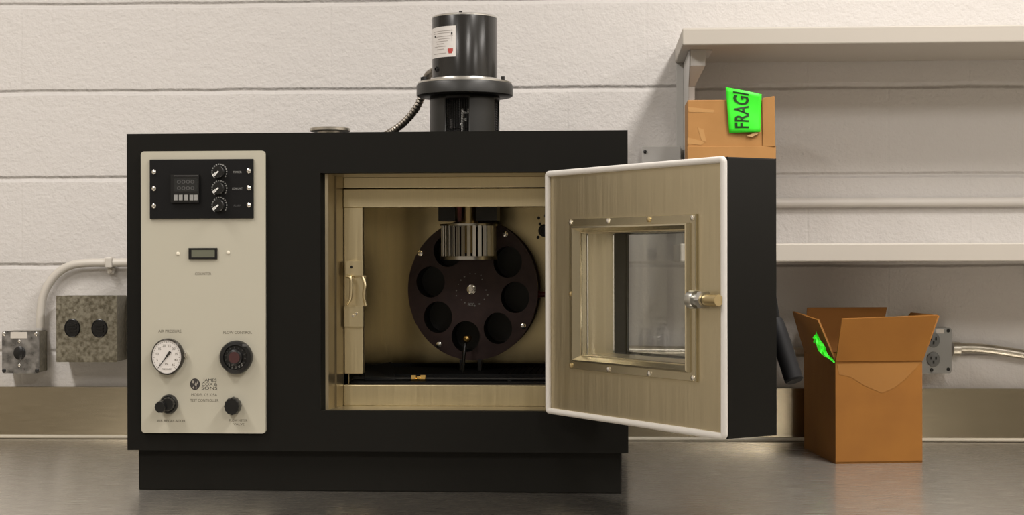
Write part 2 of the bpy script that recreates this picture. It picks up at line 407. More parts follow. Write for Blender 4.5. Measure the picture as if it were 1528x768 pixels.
# carousel
yk = 0.425
kc = ov(705.5, 432, yk); ks = (ov(706, 432, yk)-ov(705, 432, yk)).x
krx, krz = 97*ks, 105*ks
holes = []; HR = []
for k in range(8):
    a = rad(-9.5+45*k); HR.append(a)
    holes.append(ell(67*.955*ks*math.cos(a), 70.5*ks*math.sin(a), 21.3*ks, 23.3*ks, 40))
bm = NB(); plate_holes(bm, [ell(0, 0, krx, krz, 96)]+holes, 0.012, fw((kc.x, yk+0.012, kc.z)))
car = obj('carousel', bm, maroon, oven, bevel=0.0008)
bm = NB(); face_disc(bm, (kc.x, yk+0.11, kc.z), [(krz, 0), (krz, 0.010)], krx/krz, 1, 96); obj('rear_plate', bm, maroon, car)
bm = NB(); cyl(bm, (kc.x, yk+0.013, kc.z), (kc.x, yc1, kc.z), 0.012); obj('axle', bm, steel_in, car)
for a in HR:
    c = Vector((kc.x+67*.955*ks*math.cos(a), yk+0.0125, kc.z+70.5*ks*math.sin(a)))
    bm = NB(); lathe(bm, c, (0, 1, 0), [(23.6*ks, 0), (23.6*ks, 0.085), (22.6*ks, 0.085), (22.6*ks, 0.004)][0:2]+[], 32, 0, 21.6/23.6, 1, XA, ZA)
    bmesh.ops.delete(bm, geom=[f for f in bm.faces if len(f.verts) > 8 and f.calc_center_median().y < c.y+0.02], context='FACES')
    obj('hole_sleeve', bm, dark_in, car, label='open sleeve behind a carousel hole, blackened for the shade inside')
for a, c in ((627, 378), (754, 349), (781, 486), (655, 514)):
    bm = NB(); face_disc(bm, ov(a, c, yk), [(0.0062, 0), (0.0058, 0.003), (0.003, 0.0042)], 0.95, 1, 20); obj('screw', bm, screwm, car, label='bright round screw')
bm = NB(); face_disc(bm, ov(704, 431.5, yk), [(0.0105, 0), (0.010, 0.004), (0.0065, 0.005), (0.0065, 0.0025)], 0.92, 1, 28); face_disc(bm, ov(704, 431.5, yk-0.0045), [(0.004, 0), (0.003, 0.003)], seg=12)
obj('hub_screw', bm, screwm, car)
bm = NB()
for k in range(18):
    a = 2*math.pi*k/18+random.uniform(-.08, .08)
    if 0.2 < a < 0.6: continue
    r = ks*(24.5+random.choice((-2, 0, 1.5))); sz_ = random.uniform(0.7, 1.5)*ks
    c = Vector((kc.x-1.5*ks+r*0.94*math.cos(a), yk, kc.z+r*math.sin(a)))
    face_disc(bm, c, [(sz_, 0), (sz_, 0.0004)], 1.1, 1, 8)
text(bm, '800', 7*ks, fw(ov(703, 454.5, yk-0.0002)), 0, 0.0003)
obj('dial_marking', bm, gmark, car)
bm = NB(); p = ov(797, 439, yk+0.03); cyl(bm, p, p+Vector((0.06, 0, 0)), 0.0058, 16); cyl(bm, p+Vector((0.008, 0, 0)), p+Vector((0.012, 0, 0)), 0.0078, 16)
obj('drive_rod', bm, redrod, oven, label='short dark red rod beside the carousel')

# blower wheel
yf = 0.345
fcx = ox(695, yf-0.06); fr = (ox(738.5, yf-0.06)-ox(651.5, yf-0.06))/2
fzb, fzt = oz(387, yf-fr, 695), oz(333, yf-fr, 695)
bm = NB()
lathe(bm, (fcx, yf, fzt-0.004), ZA, [(fr, 0), (fr, 0.004), (0.016, 0.006), (0.012, 0.0)], 64)
bl = obj('blower_wheel', bm, alum, oven, label='squirrel-cage blower wheel of aluminium vanes')
NB_ = 30
bm = NB(); c_ = Vector((fcx, yf, fzb)); rows = []
for r_, h_ in ((fr, 0), (fr, .006), (fr*.84, .006), (fr*.84, 0)):
    rows.append([c_+Vector((r_*math.cos(2*math.pi*k/64), r_*math.sin(2*math.pi*k/64), h_)) for k in range(64)])
rings(bm, rows, 0, closed=True); obj('end_ring', bm, alum, bl, smooth=40)
bm = NB(); box(bm, -0.0034, 0.0034, -0.0007, 0.0007, fzb+0.004, fzt-0.003, 0, Matrix.Rotation(rad(62), 4, 'Z'))
v0 = obj('blade', bm, mat('vane_aluminium', (.78, .77, .74), .42, 1.0), bl, smooth=0)
for k in range(NB_):
    o = v0 if k == 0 else v0.copy()
    if k: COL.objects.link(o)
    a = 2*math.pi*k/NB_; o.parent = bl
    o.location = (fcx+fr*0.92*math.cos(a), yf+fr*0.92*math.sin(a), 0); o.rotation_euler = (0, 0, a)
bm = NB(); cyl(bm, (fcx, yf, fzb+0.012), (fcx, yf, fz1), 0.011, 24); lathe(bm, (fcx, yf, fzt+0.001), ZA, [(0.019, 0), (0.019, fz1-fzt-0.002)], 28)
obj('drive_shaft', bm, brassd, bl, label='brassy drive shaft and collar')
bm = NB()
for a, b_ in ((655, 680), (711, 742)):
    box(bm, ox(a, yf-0.02), ox(b_, yf-0.02), yf-0.03, yf+0.05, fzt+0.006, fz1)
obj('motor_mount', bm, plastic, oven, label='black mounting blocks above the blower wheel')
bm = NB(); box(bm, ox(683, yf-0.03), ox(689, yf-0.03), yf-0.032, yf-0.026, fzt+0.004, fz1); obj('mount_tag', bm, redrod, oven)

# floor tray, air tube and jet
yt0, yt1 = yj+0.025, 0.545
bm = NB(); box(bm, fx0+0.002, fx1-0.002, yt0, yt1, fz0, fz0+0.006)
box(bm, fx0+0.002, fx1-0.002, yt1-0.004, yt1, fz0+0.006, fz0+0.013); box(bm, fx0+0.002, fx1-0.002, yt0+0.12, yt0+0.126, fz0+0.006, fz0+0.012)
for k in range(9):
    x = lerp(ox(741, 0.3), ox(815, 0.3), k/8); box(bm, x, x+0.0015, yt0+0.128, yt1-0.006, fz0+0.006, fz0+0.0085)
obj('floor_tray', bm, mat('tray_black', (.006, .006, .006), .7, Specular_IOR_Level=.2), oven, smooth=0, bevel=0.001, label='black ribbed tray on the chamber floor')
bm = NB()
pA, pB = ov(541, 571, yj+0.03), ov(541, 545, yj+0.03)
hexa(bm, [Vector((ox(543, .14), .14, fz0+.006)), Vector((ox(590, .14), .14, fz0+.006)), Vector((ox(590, .14), .14, fz0+.011)), Vector((ox(543, .14), .14, fz0+.014))],
     [Vector((ox(543, .42), .42, fz0+.006)), Vector((ox(581, .42), .42, fz0+.006)), Vector((ox(584, .42), .42, fz0+.024)), Vector((ox(543, .42), .42, fz0+.013))])
obj('tray_bracket', bm, MATS['tray_black'], oven, smooth=0, bevel=0.0015)
ya = yj+0.045
za = oz(564.5, ya, 624)
bm = NB(); cyl(bm, (fx0+0.003, ya, za), (fx1-0.003, ya, za), 0.0035, 14)
for a in (560, 760): box(bm, ox(a, ya)-.003, ox(a, ya)+.003, ya-.003, ya+.003, fz0+0.0062, za)
at = obj('air_tube', bm, plastic, oven, label='thin black air tube along the front of the tray')
bm = NB(); xf = ox(613, ya)
XF = [ox(v, ya) for v in (613, 620.5, 622, 626, 627.5, 635.5)]
lathe(bm, (XF[0], ya, za), XA, [(.0055, 0), (.0078, .001), (.0078, XF[1]-XF[0]), (.005, XF[2]-XF[0]), (.005, XF[3]-XF[0]), (.0082, XF[4]-XF[0]), (.0082, XF[5]-XF[0]-.001), (.006, XF[5]-XF[0])], 6)
obj('brass_fitting', bm, brass, at, label='shiny brass compression fitting')
yz = yk-0.035
bm = NB(); tube(bm, spline([ov(688, 566, yz-.05), ov(690, 558, yz-.03), ov(692, 535, yz-.01), ov(694, 515, yz), ov(697, 507, yz+.004)], 8), 0.0034, 12)
jet = obj('air_jet', bm, plastic, oven, label='black air jet tube rising to a carousel hole')
bm = NB(); p = ov(698.5, 506, yz); lathe(bm, p+Vector((-.004, -.008, 0)), (0.25, 1, .1), [(.004, 0), (.0072, .002), (.0072, .014), (.003, .03)], 6); obj('brass_nozzle', bm, brass, jet, label='brass nozzle tip')
for a in (690, 717):
    bm = NB(); p = ov(a, 548, yk+0.01); box(bm, p.x-.004, p.x+.004, yk-.012, yk+.018, fz0+.0061, ov(a, 536, yk).z)
    obj('carousel_roller', bm, plastic, oven, smooth=0, bevel=.001)

# ---------------- control panel
yp = -0.008
bm = NB(); plate_holes(bm, [rrect(ox(212.5), ox(397), oz(645, px=300), oz(225.5, px=300), 0.006)], 0.0085, fw((0, 0.0005, 0)))
cp = obj('control_panel', bm, cream, oven, bevel=0.0022, label='cream painted control panel')
def pv(px, py, y=yp): return ov(px, py, y)
def lettering(txt, px, py, wpx, hpx, m=ink, name='lettering', y=yp):
    bm = NB(); k = (ox(101, y)-ox(100, y))
    text(bm, txt, hpx*k*1.38, fw(pv(px, py, y)), 0, 0.0003, wpx*k)
    return obj(name, bm, m, cp, smooth=0)
KP = ox(301, yp)-ox(300, yp)
# temperature controller plate
ypl = yp-0.004
bm = NB(); box(bm, ox(224.5, yp), ox(379, yp), ypl, yp, oz(326, yp, 300), oz(237.5, yp, 300))
obj('controller_plate', bm, plate, cp, smooth=0, bevel=0.0008, label='black controller plate with six screws')
for a, c in ((230, 256.5), (230, 281.5), (230, 307), (371.5, 255), (371.5, 280.5), (371.5, 305.5)):
    bm = NB(); face_disc(bm, pv(a, c, ypl), [(0.0046, 0), (0.0042, 0.0018), (0.0022, 0.003)], 0.9, 1, 20); obj('screw', bm, screwm, cp, label='bright round-headed screw')
bm = NB(); p, q = pv(256, 302, ypl), pv(298, 260.5, ypl)
box(bm, p.x, q.x, ypl-0.006, ypl, p.z, q.z, 0)
p, q = pv(259.5, 286, ypl-.0062), pv(295, 266, ypl-.0062); box(bm, p.x, q.x, ypl-.0064, ypl-.006, p.z, q.z, 1)
p, q = pv(259, 263, ypl-.0062), pv(296, 261.5, ypl-.0062); box(bm, p.x, q.x, ypl-.0064, ypl-.006, p.z, q.z, 2)
for row, s in ((271.5, '0000'), (281, '0000')): text(bm, s, 0.009, fw(pv(277, row, ypl-.0065)), 2, 0.0003, 26*KP)
for a in (262.5, 270, 278, 286, 292.5):
    p, q = pv(a-3, 298.5, ypl-.007), pv(a+2.4, 290.5, ypl-.007); box(bm, p.x, q.x, ypl-.0075, ypl-.006, p.z, q.z, 3)
obj('temperature_controller', bm, [plastic, lcd_dark, gdim, gmark], cp, smooth=0, label='black square digital controller with a row of grey keys')
for i, c in enumerate((256.5, 281.3, 306.3)):
    bm = NB(); o_ = pv(327.5, c, ypl)
    face_disc(bm, o_, [(9.4*KP, 0), (9.0*KP, 0.010), (8.2*KP, 0.011)], .92, 1, 32, 0)
    for k in range(15):
        a = rad(225-18.5*k) if k else rad(225)
        r0, r1 = 10.6*KP, 12.4*KP
        m_ = basis(o_+Vector((0, -.0002, 0)), (math.cos(a)*.94, 0, math.sin(a)), (-math.sin(a)*.94, 0, math.cos(a)), (0, -1, 0))
        box(bm, r0, r1, -0.0013, 0.0013, 0, 0.0004, 1, m_)
    a = rad(220); m_ = basis(o_+Vector((0, -.0112, 0)), (math.cos(a), 0, math.sin(a)), (-math.sin(a), 0, math.cos(a)), (0, -1, 0))
    box(bm, -1.0*KP, 9.2*KP, -.0012, .0012, -.0004, .0006, 2, m_); box(bm, 4.0*KP, 9.8*KP, -.0022, .0022, -.0004, .0006, 2, m_)
    obj('timer_knob', bm, [plastic, gmark, wmark], cp, label='black pointer knob with a white pointer and grey tick scale')
    lettering(('TIMER', 'LOW LIMIT', 'ALARM')[i], 354, c+0.3, (13, 15, 11)[i], 3.2, gdim if i == 2 else gmark, y=ypl-.0002)
# counter display
bm = NB(); p, q = pv(282, 386.5), pv(324.5, 370); box(bm, p.x, q.x, yp-.003, yp, p.z, q.z, 0)
p, q = pv(286.5, 384), pv(321, 373); box(bm, p.x, q.x, yp-.0034, yp-.003, p.z, q.z, 1)
obj('counter_display', bm, [plastic, lcd], cp, smooth=0, label='grey liquid crystal counter in a black bezel')
for a, c in ((265.5, 378.5), (340.5, 377)):
    bm = NB(); face_disc(bm, pv(a, c), [(0.0036, 0), (0.0032, .0012), (0.0016, 0.002)], .92, 1, 16); obj('screw', bm, mat('pale_screw', (0.75, 0.70, 0.58), 0.3), cp)
lettering('COUNTER', 303, 408.5, 24, 4)
lettering('AIR PRESSURE', 253.5, 494, 34, 4.2); lettering('FLOW CONTROL', 354.5, 496, 42, 4.2)
lettering('AIR REGULATOR', 255.5, 628, 42, 3.6); lettering('FLOW METER', 355.5, 627.5, 27, 3.6); lettering('VALVE', 356.5, 633, 16, 3.2)
lettering('MODEL CS 325A', 304.5, 589, 38, 4.2); lettering('TEST CONTROLLER', 305, 597.3, 42, 4.2)
# pressure gauge
gc = pv(251.8, 531.3); gr = 26.5*KP
bm = NB()
face_disc(bm, gc, [(gr*1.0, 0), (gr*1.0, .012), (gr*.93, .015), (gr*.91, .013)], .89, 1, 56, 0)
face_disc(bm, gc+Vector((0, -.0125, 0)), [(gr*.92, 0), (gr*.92, .001)], .89, 1, 56, 1)
for k in range(31):
    a = rad(230-280*k/30); m_ = basis(gc+Vector((0, -.0134, 0)), (math.cos(a)*.89, 0, math.sin(a)), (-math.sin(a)*.89, 0, math.cos(a)), (0, -1, 0))
    box(bm, gr*(.76 if k % 5 == 0 else .81), gr*.86, -.0003, .0003, 0, .0003, 2, m_)
for k, s in enumerate(('0', '5', '10', '15', '20', '25', '30', '35', '40', '45')):
    a = rad(228-276*k/9); text(bm, s, .0062, fw(gc+Vector((gr*.62*.89*math.cos(a), -.0135, gr*.62*math.sin(a)))), 2, .0003)
text(bm, 'PSI', .005, fw(gc+Vector((0, -.0135, -gr*.42))), 2, .0003)
text(bm, 'PRESSURE', .004, fw(gc+Vector((0, -.0135, -gr*.70))), 2, .0003)
a = rad(233); m_ = basis(gc+Vector((0, -.0145, 0)), (math.cos(a), 0, math.sin(a)), (-math.sin(a), 0, math.cos(a)), (0, -1, 0))
hexa(bm, [m_ @ Vector(v) for v in ((0, -.0011, 0), (gr*.78, -.0003, 0), (gr*.78, .0003, 0), (0, .0011, 0))], [m_ @ Vector(v) for v in ((0, -.0011, .0006), (gr*.78, -.0003, .0006), (gr*.78, .0003, .0006), (0, .0011, .0006))], 3)
hexa(bm, [m_ @ Vector(v) for v in ((-gr*.36, -.0022, 0), (0, -.0018, 0), (0, .0018, 0), (-gr*.36, .0022, 0))], [m_ @ Vector(v) for v in ((-gr*.36, -.0022, .0006), (0, -.0018, .0006), (0, .0018, .0006), (-gr*.36, .0022, .0006))], 3)
obj('pressure_gauge', bm, [mat('gauge_bezel', (.05, .045, .04), .25, .6), gaugew, ink, inkd], cp, label='round pressure gauge with white face and black needle')
bm = NB(); p = pv(277.5, 529); face_disc(bm, p, [(.0035, 0), (.0045, .004), (.003, .008)], .9, 1.5, 14); obj('bezel_clip', bm, screwm, cp)
# flow dial
dc = pv(353.5, 532.5); dr = 24.6*KP
bm = NB(); face_disc(bm, dc, [(dr, 0), (dr, .010), (dr*.94, .013), (dr*.74, .014), (dr*.70, .011), (dr*.5, .0115), (dr*.46, .020), (dr*.40, .021)], .97, 1, 56, 0)
face_disc(bm, dc+Vector((0, -.0205, 0)), [(dr*.36, 0), (dr*.34, .001)], .97, 1, 30, 1)
for k in range(14):
    a = rad(360/14*k)
    if k in (9, 10, 11, 12): continue
for a_ in (232, 252, 272, 292, 312):
    a = rad(a_); text(bm, str((a_-212)//20), .0075, fw(dc+Vector((dr*.60*math.cos(a), -.0122, dr*.60*math.sin(a)))), 2, .0003)
for a_ in range(-30, 221, 25):
    a = rad(a_); m_ = basis(dc+Vector((0, -.0122, 0)), (math.cos(a), 0, math.sin(a)), (-math.sin(a), 0, math.cos(a)), (0, -1, 0)); box(bm, dr*.54, dr*.66, -.0004, .0004, 0, .0003, 3, m_)
box(bm, dc.x+dr*.45, dc.x+dr*.72, dc.y-.016, dc.y-.010, dc.z+dr*.66, dc.z+dr*.80, 3)
obj('flow_dial', bm, [plastic, mat('dial_red', (.055, .02, .02), .4), gmark, gdim], cp, label='large black dial with a dark red centre')
def fluted(bm, c, r, h, nf, sx, mi=0):
    seg = nf*4
    def rw(k, hh, s=1): 
        q = r*s*(1-.045*(1-math.cos(2*math.pi*k*nf/seg)))
        return Vector((c.x+q*sx*math.cos(2*math.pi*k/seg), c.y-hh, c.z+q*math.sin(2*math.pi*k/seg)))
    rings(bm, [[rw(k, hh, s) for k in range(seg)] for hh, s in ((0, .9), (.003, 1), (h, .96), (h+.002, .88))], mi)
rc = pv(252.5, 602.5)
bm = NB(); face_disc(bm, rc, [(14.4*KP, 0), (14.4*KP, .006), (12.5*KP, .010)], .93, 1, 36); fluted(bm, rc+Vector((-7*KP, -.008, -2.5*KP)), 9.2*KP, .02, 10, .93); fluted(bm, rc+Vector((2*KP, -.008, 1*KP)), 10.5*KP, .012, 12, .93)
obj('regulator_knob', bm, plastic, cp, label='black fluted regulator knob with a side lobe')
bm = NB(); fluted(bm, pv(349.3, 604.8), 13.6*KP, .018, 12, .89); obj('valve_knob', bm, plastic, cp, label='black round valve knob')
# maker's emblem
bm = NB(); ec = pv(291, 572.7)
face_disc(bm, ec, [(8.6*KP, 0), (8.6*KP, .0003)], .86, 1, 40, 0)
for pts in (((-5.6, 2), (-3.6, 6.3), (-1, 3.5), (-2.6, 1.2)), ((-.4, -1), (2.6, -4), (3.6, 1.2), (1, 2.6)), ((-4.2, -5), (-2.2, -2.8), (-1.2, -6), (-2.6, -6.8)), ((3.4, 3), (5, 5), (5.4, 1), (4.4, -.4)), ((1.2, -6.8), (2, -4.6), (4, -5.4), (3, -6.4))):
    q = [Vector((ec.x+a*.86*KP, ec.y-.0004, ec.z+c*KP)) for a, c in pts]; hexa(bm, q, [v+Vector((0, -.0003, 0)) for v in q], 1)
obj('maker_emblem', bm, [mat('emblem_ink', (.035, .03, .03), .5), mat('emblem_light', (.32, .29, .25), .5)], cp, smooth=0)
lettering('JAMES', 313.5, 567, 20, 4.6, inkd); lettering('COX &', 312.5, 573, 23, 4.6, inkd); lettering('SONS', 312.5, 579, 23, 4.6, inkd)

# ---------------- motor on top
ym = 0.345
mcx = ox(694, ym); km = ox(701, ym)-ox(700, ym)
def mz(py, y=ym): return oz(py, y, 694)
mr = 48.3*km
bm = NB(); z0 = mz(121, ym-mr)
z1 = mz(21.5, ym-mr)
lathe(bm, (mcx, ym, z0), ZA, [(mr, 0), (mr, z1-z0-.001), (mr*.985, z1-z0+.0012), (mr*.5, z1-z0+.003)], 72)
motor = obj('motor', bm, motor_paint, oven, smooth=40, label='grey cylindrical blower motor')
bm = NB(); lathe(bm, (mcx, ym, z1+.0005), ZA, [(mr*1.0, 0), (mr*1.0, .0022), (mr*.96, .004), (mr*.3, .0055)], 72); obj('end_cap', bm, alum, motor, label='bright aluminium end cap')
bm = NB(); cyl(bm, (mcx-3*km, ym-mr*.55, z1+.004), (mcx-3*km, ym-mr*.55, z1+.011), .0035, 6); obj('bolt', bm, plastic, motor)
zf0, zf1 = mz(140, ym-.06), mz(121.5, ym-.06)
fR = 71.5*km
bm = NB(); lathe(bm, (mcx, ym, zf0), ZA, [(fR*.97, 0), (fR, .002), (fR, zf1-zf0-.003), (fR*.98, zf1-zf0), (mr, zf1-zf0)], 72)
obj('flange', bm, motor_dark, motor, smooth=40)
bm = NB(); lathe(bm, (mcx, ym, zf1+.0002), ZA, [(fR*.98, 0), (fR*.98, .0032), (mr*1.10, .0038), (mr*1.06, .0095), (mr*1.002, .011), (mr*1.002, 0)], 72); obj('flange_ring', bm, alum, motor, label='bright aluminium ring on the flange')
for a in (-63, -57, 63):
    x, y = fR*.93*math.sin(rad(a)), -fR*.93*math.cos(rad(a))
    bm = NB(); cyl(bm, (mcx+x, ym+y, zf1+.003), (mcx+x, ym+y, zf1+.011), .0042, 6); obj('bolt', bm, plastic, motor)
# guard with meshed windows
gR = 52*km; zg0 = zT
def arcpt(a, r, z): return Vector((mcx+r*math.sin(a), ym-r*math.cos(a), z))
wins = [(-27.5, 11.5), (62.5, 101.5), (152.5, 191.5), (242.5, 281.5)]
zw0, zw1 = zg0+.012, mz(146, ym-gR)
bm = NB(); NS = 144
for k in range(NS):
    a0, a1 = 360*k/NS-60, 360*(k+1)/NS-60; am = (a0+a1)/2
    hole = any(u0 < am < u1 or u0 < am+360 < u1 for u0, u1 in wins)
    for (q0, q1) in ((zg0, zw0), (zw0, zw1), (zw1, zf0)):
        if hole and q0 == zw0: continue
        A, B = rad(a0), rad(a1)
        bm.faces.new([bm.verts.new(v) for v in (arcpt(A, gR, q0), arcpt(B, gR, q0), arcpt(B, gR, q1), arcpt(A, gR, q1))])
bmesh.ops.remove_doubles(bm, verts=bm.verts, dist=1e-5)
guard = obj('vent_housing', bm, motor_dark, motor, smooth=40)
sol = guard.modifiers.new('solid', 'SOLIDIFY'); sol.thickness = 0.004; sol.offset = -1
for u0, u1 in wins[:2]:
    bm = NB()
    for k in range(15):
        z = lerp(zw0, zw1, (k+.5)/15)
        tube(bm, [arcpt(rad(lerp(u0-1, u1+1, i/10)), gR-.005, z+(.0012 if i % 2 else -.0012)) for i in range(11)], .0006, 5)
    for k in range(9):
        a = rad(lerp(u0, u1, (k+.5)/9)); cyl(bm, arcpt(a, gR-.0055, zw0-.002), arcpt(a, gR-.0055, zw1+.002), .0005, 5)
    obj('vent_screen', bm, plastic, motor, label='black wire screen in a vent opening')
bm = NB(); lathe(bm, (mcx, ym, zg0+.001), ZA, [(.014, 0), (.014, .03), (.03, .031), (.03, .05), (.012, .052), (.012, zf0-zg0-.002)], 28)
lathe(bm, (mcx, ym, zg0+.0006), ZA, [(gR*.9, 0), (gR*.9, .002)], 28)
obj('motor_coupling', bm, motor_dark, motor)
bm = NB(); yq = ym-gR+.012
def clipbox(a, c, b_, d): p, q = ov(a, d, yq), ov(b_, c, yq); box(bm, p.x, q.x, yq, yq+.002, p.z, q.z)
clipbox(691, 166.5, 698, 169); clipbox(689.5, 162, 691.2, 168); clipbox(697.8, 162, 699.5, 168); clipbox(692, 176.5, 696, 180); clipbox(686.5, 184, 689, 187)
box(bm, mcx-.0012, mcx+.0012, yq+.002, yq+.022, zg0+.003, mz(163, yq))
obj('coupling_clip', bm, mat('clip_white', (.7, .69, .66), .4), motor, smooth=0, label='pale clip seen through the vent screen')
# nameplate wrapped on the cylinder
bm = NB(); zn0, zn1 = mz(85, ym-mr*.8), mz(39.5, ym-mr*.8); a0, a1 = rad(-84), rad(-9.5); Rn = mr+.0006
def npatch(u0, u1, v0, v1, r, mi, n=24):
    vs = [[bm.verts.new(arcpt(lerp(a0, a1, lerp(u0, u1, i/n)), r, lerp(zn0, zn1, v))) for v in (v0, v1)] for i in range(n+1)]
    for i in range(n):
        f = bm.faces.new((vs[i][0], vs[i+1][0], vs[i+1][1], vs[i][1])); f.material_index = mi
npatch(0, 1, 0, 1, Rn, 0)
for u0, u1, v in ((.3, .93, .86), (.3, .86, .79), (.35, .93, .68), (.5, .86, .6), (.4, .8, .52), (.45, .7, .44), (.35, .75, .35), (.45, .7, .26), (.3, .76, .12)):
    npatch(u0, u1, v, v+.016, Rn+.0004, 1, 12)
npatch(.9, .905, .52, .9, Rn+.0004, 1, 2); npatch(.885, .92, .72, .80, Rn+.0005, 2, 3)
npatch(.80, .93, .17, .27, Rn+.0005, 3, 4); npatch(.82, .91, .11, .17, Rn+.0005, 3, 4); npatch(.35, .40, .68, .74, Rn+.0005, 2, 3)
o = obj('nameplate', bm, [mat('label_white', (.72, .69, .66), .4), mat('label_grey', (.40, .36, .34), .5), inkd, red], motor, label='white printed rating label with a small red emblem')
bm = NB(); a = rad(-52); p = arcpt(a, mr, mz(103, ym-mr*.6)); d = (p-Vector((mcx, ym, p.z))).normalized(); lathe(bm, p-d*.001, d, [(.0052, 0), (.0052, .004), (.003, .0045), (.003, .002)], 14); obj('bolt', bm, plastic, motor)
# flexible conduit
def mo(px, py, y): return ov(px, py, y)
pts = [mo(648, 106, ym+.02), mo(638, 114, ym+.055), mo(632, 135, ym+.085), mo(623, 158, ym+.10), mo(608, 178, ym+.12), mo(590, 193, ym+.14), mo(572, 203, ym+.15), mo(552, 211, ym+.155)]
pp = spline(pts, 10); pp[-1].z = max(pp[-1].z, zT+.004)
for v in pp: v.z = max(v.z, zT+.0085)
bm = NB(); tube(bm, pp, .0068, 16, 0, False, .22); obj('flexible_conduit', bm, mat('flex_steel', (.34, .31, .27), .4, 1.0), oven, label='ribbed metal conduit curving down from the motor')
yv = 0.22
bm = NB(); vz = oz(194.5, yv-.03, 493); vr = (ox(523, yv)-ox(463, yv))/2
lathe(bm, (ox(493, yv), yv, zT), ZA, [(vr*.62, 0), (vr*.62, vz-zT-.001), (vr*.98, vz-zT), (vr, vz-zT+.001), (vr, vz-zT+.0055), (vr*.95, vz-zT+.007)], 48)
obj('vent_cap', bm, mat('vent_steel', (.55, .52, .46), .3, 1.0), oven, label='low round steel vent cap on the oven roof')

# ---------------- door (swung open on the right)
Z1d, Z2d = 2.80, 2.387
hh = 358*Z1d/FPX
def cpt(px, py, z): return CAM + (Fv + Rv*((px-CX)/FPX) - Uv*((py-CY)/FPX))*z
P1 = cpt(818, 436, Z1d); P2 = cpt(1084, 445, Z2d)
zd0, zd1 = HC-(615-CY)*Z1d/FPX, HC+(CY-257)*Z1d/FPX
P1.z = P2.z = 0
du = (P2-P1); DW = du.length; du.normalize()
dw = Vector((-du.y, du.x, 0))                        # towards the outer face
DMw = basis((P1.x, P1.y, zd0), du, dw, ZA)           # door coordinates: u, depth, height
DM = OI @ DMw
DH = zd1-zd0; DT = 0.098
def dp(px, py):
    q = DMw.inverted() @ hit(px, py, P1, dw); return q.x, q.z
def dbox(bm, u0, u1, w0, w1, h0, h1, mi=0): box(bm, u0, u1, w0, w1, h0, h1, mi, DM)
TL, TRc, BR, BL = dp(852, 325), dp(1041, 320.5), dp(1041, 567.5), dp(852.5, 551.5)
wu0, wu1, wh1, wh0 = (TL[0]+BL[0])/2, (TRc[0]+BR[0])/2, (TL[1]+TRc[1])/2, (BR[1]+BL[1])/2
TL, TRc, BR, BL = dp(865, 347.5), dp(1025.5, 344.5), dp(1024, 541), dp(868, 531)
gu0, gu1, gh1, gh0 = (TL[0]+BL[0])/2, (TRc[0]+BR[0])/2, (TL[1]+TRc[1])/2, (BR[1]+BL[1])/2
def dmat(w): return DM @ basis((0, w, 0), XA, ZA, (0, -1, 0))   # plate outline in (u, h), thickness towards the inside face
door = None
e = 0.004
bm = NB()
plate_holes(bm, [[(e, -.001), (DW-.001, -.001), (DW-.001, DH+.001), (e, DH+.001)], [(gu0-.0012, gh0-.0012), (gu1+.0012, gh0-.0012), (gu1+.0012, gh1+.0012), (gu0-.0012, gh1+.0012)]], DT-.004, dmat(DT))
door = obj('door', bm, black, oven, smooth=0, bevel=0.003, label='thick black oven door with a window, standing open')
bm = NB()
plate_holes(bm, [[(.004, .004), (DW-.004, .004), (DW-.004, DH-.004), (.004, DH-.004)], [(gu0-.0008, gh0-.0008), (gu1+.0008, gh0-.0008), (gu1+.0008, gh1+.0008), (gu0-.0008, gh1+.0008)]], .003, dmat(.0035))
obj('inner_panel', bm, steel_door, door, smooth=0, label='brushed steel inner skin of the door')
bm = NB(); r_ = .0052
gl = [Vector((a, -.002, c)) for a, c in rrect(r_*.6, DW-r_*.6, r_*.6, DH-r_*.6, .004, 4)]
tube(bm, [DM @ v for v in gl], r_, 12, 0, True); obj('gasket', bm, gask, door, label='white rubber gasket round the door edge')
# window: raised frame, reveal, panes, screws
bm = NB()
fr_o = [(wu0, wh0), (wu1, wh0), (wu1, wh1), (wu0, wh1)]
def rr(i, w): return [DM @ Vector((a, w, c)) for a, c in ((lerp(wu0, gu0, i), lerp(wh0, gh0, i)), (lerp(wu1, gu1, i), lerp(wh0, gh0, i)), (lerp(wu1, gu1, i), lerp(wh1, gh1, i)), (lerp(wu0, gu0, i), lerp(wh1, gh1, i)))]
prev = rr(0, .0008)
for i, w_ in ((0, -.003), (.04, -.0045), (.50, -.0045), (.56, -.010), (.66, -.011), (1.0, .004), (1.0, .012)):
    cur = rr(i, w_); ringface(bm, prev, cur); prev = cur
wf = obj('window_frame', bm, steel, door, smooth=0, label='raised steel window frame')
bm = NB(); i0 = [DM @ Vector((a, .0122, c)) for a, c in ((gu0, gh0), (gu1, gh0), (gu1, gh1), (gu0, gh1))]; i1 = [DM @ Vector((a, DT-.026, c)) for a, c in ((gu0, gh0), (gu1, gh0), (gu1, gh1), (gu0, gh1))]
ringface(bm, i0, i1)
obj('window_reveal', bm, steel_door, door, smooth=0)
for w_ in (.013, DT-.030):
    bm = NB(); dbox(bm, gu0+.001, gu1-.001, w_, w_+.003, gh0+.001, gh1-.001); obj('window_pane', bm, glass, door, smooth=0, label='clear glass pane')
bm = NB(); plate_holes(bm, [[(wu0, wh0), (wu1, wh0), (wu1, wh1), (wu0, wh1)], [(gu0+.002, gh0+.002), (gu1-.002, gh0+.002), (gu1-.002, gh1-.002), (gu0+.002, gh1-.002)]], .004, dmat(DT+.004)); obj('outer_window_frame', bm, black, door, smooth=0)
su = lambda t: lerp(wu0+.006, wu1-.006, t); sh = lambda t: lerp(wh0+.006, wh1-.006, t)
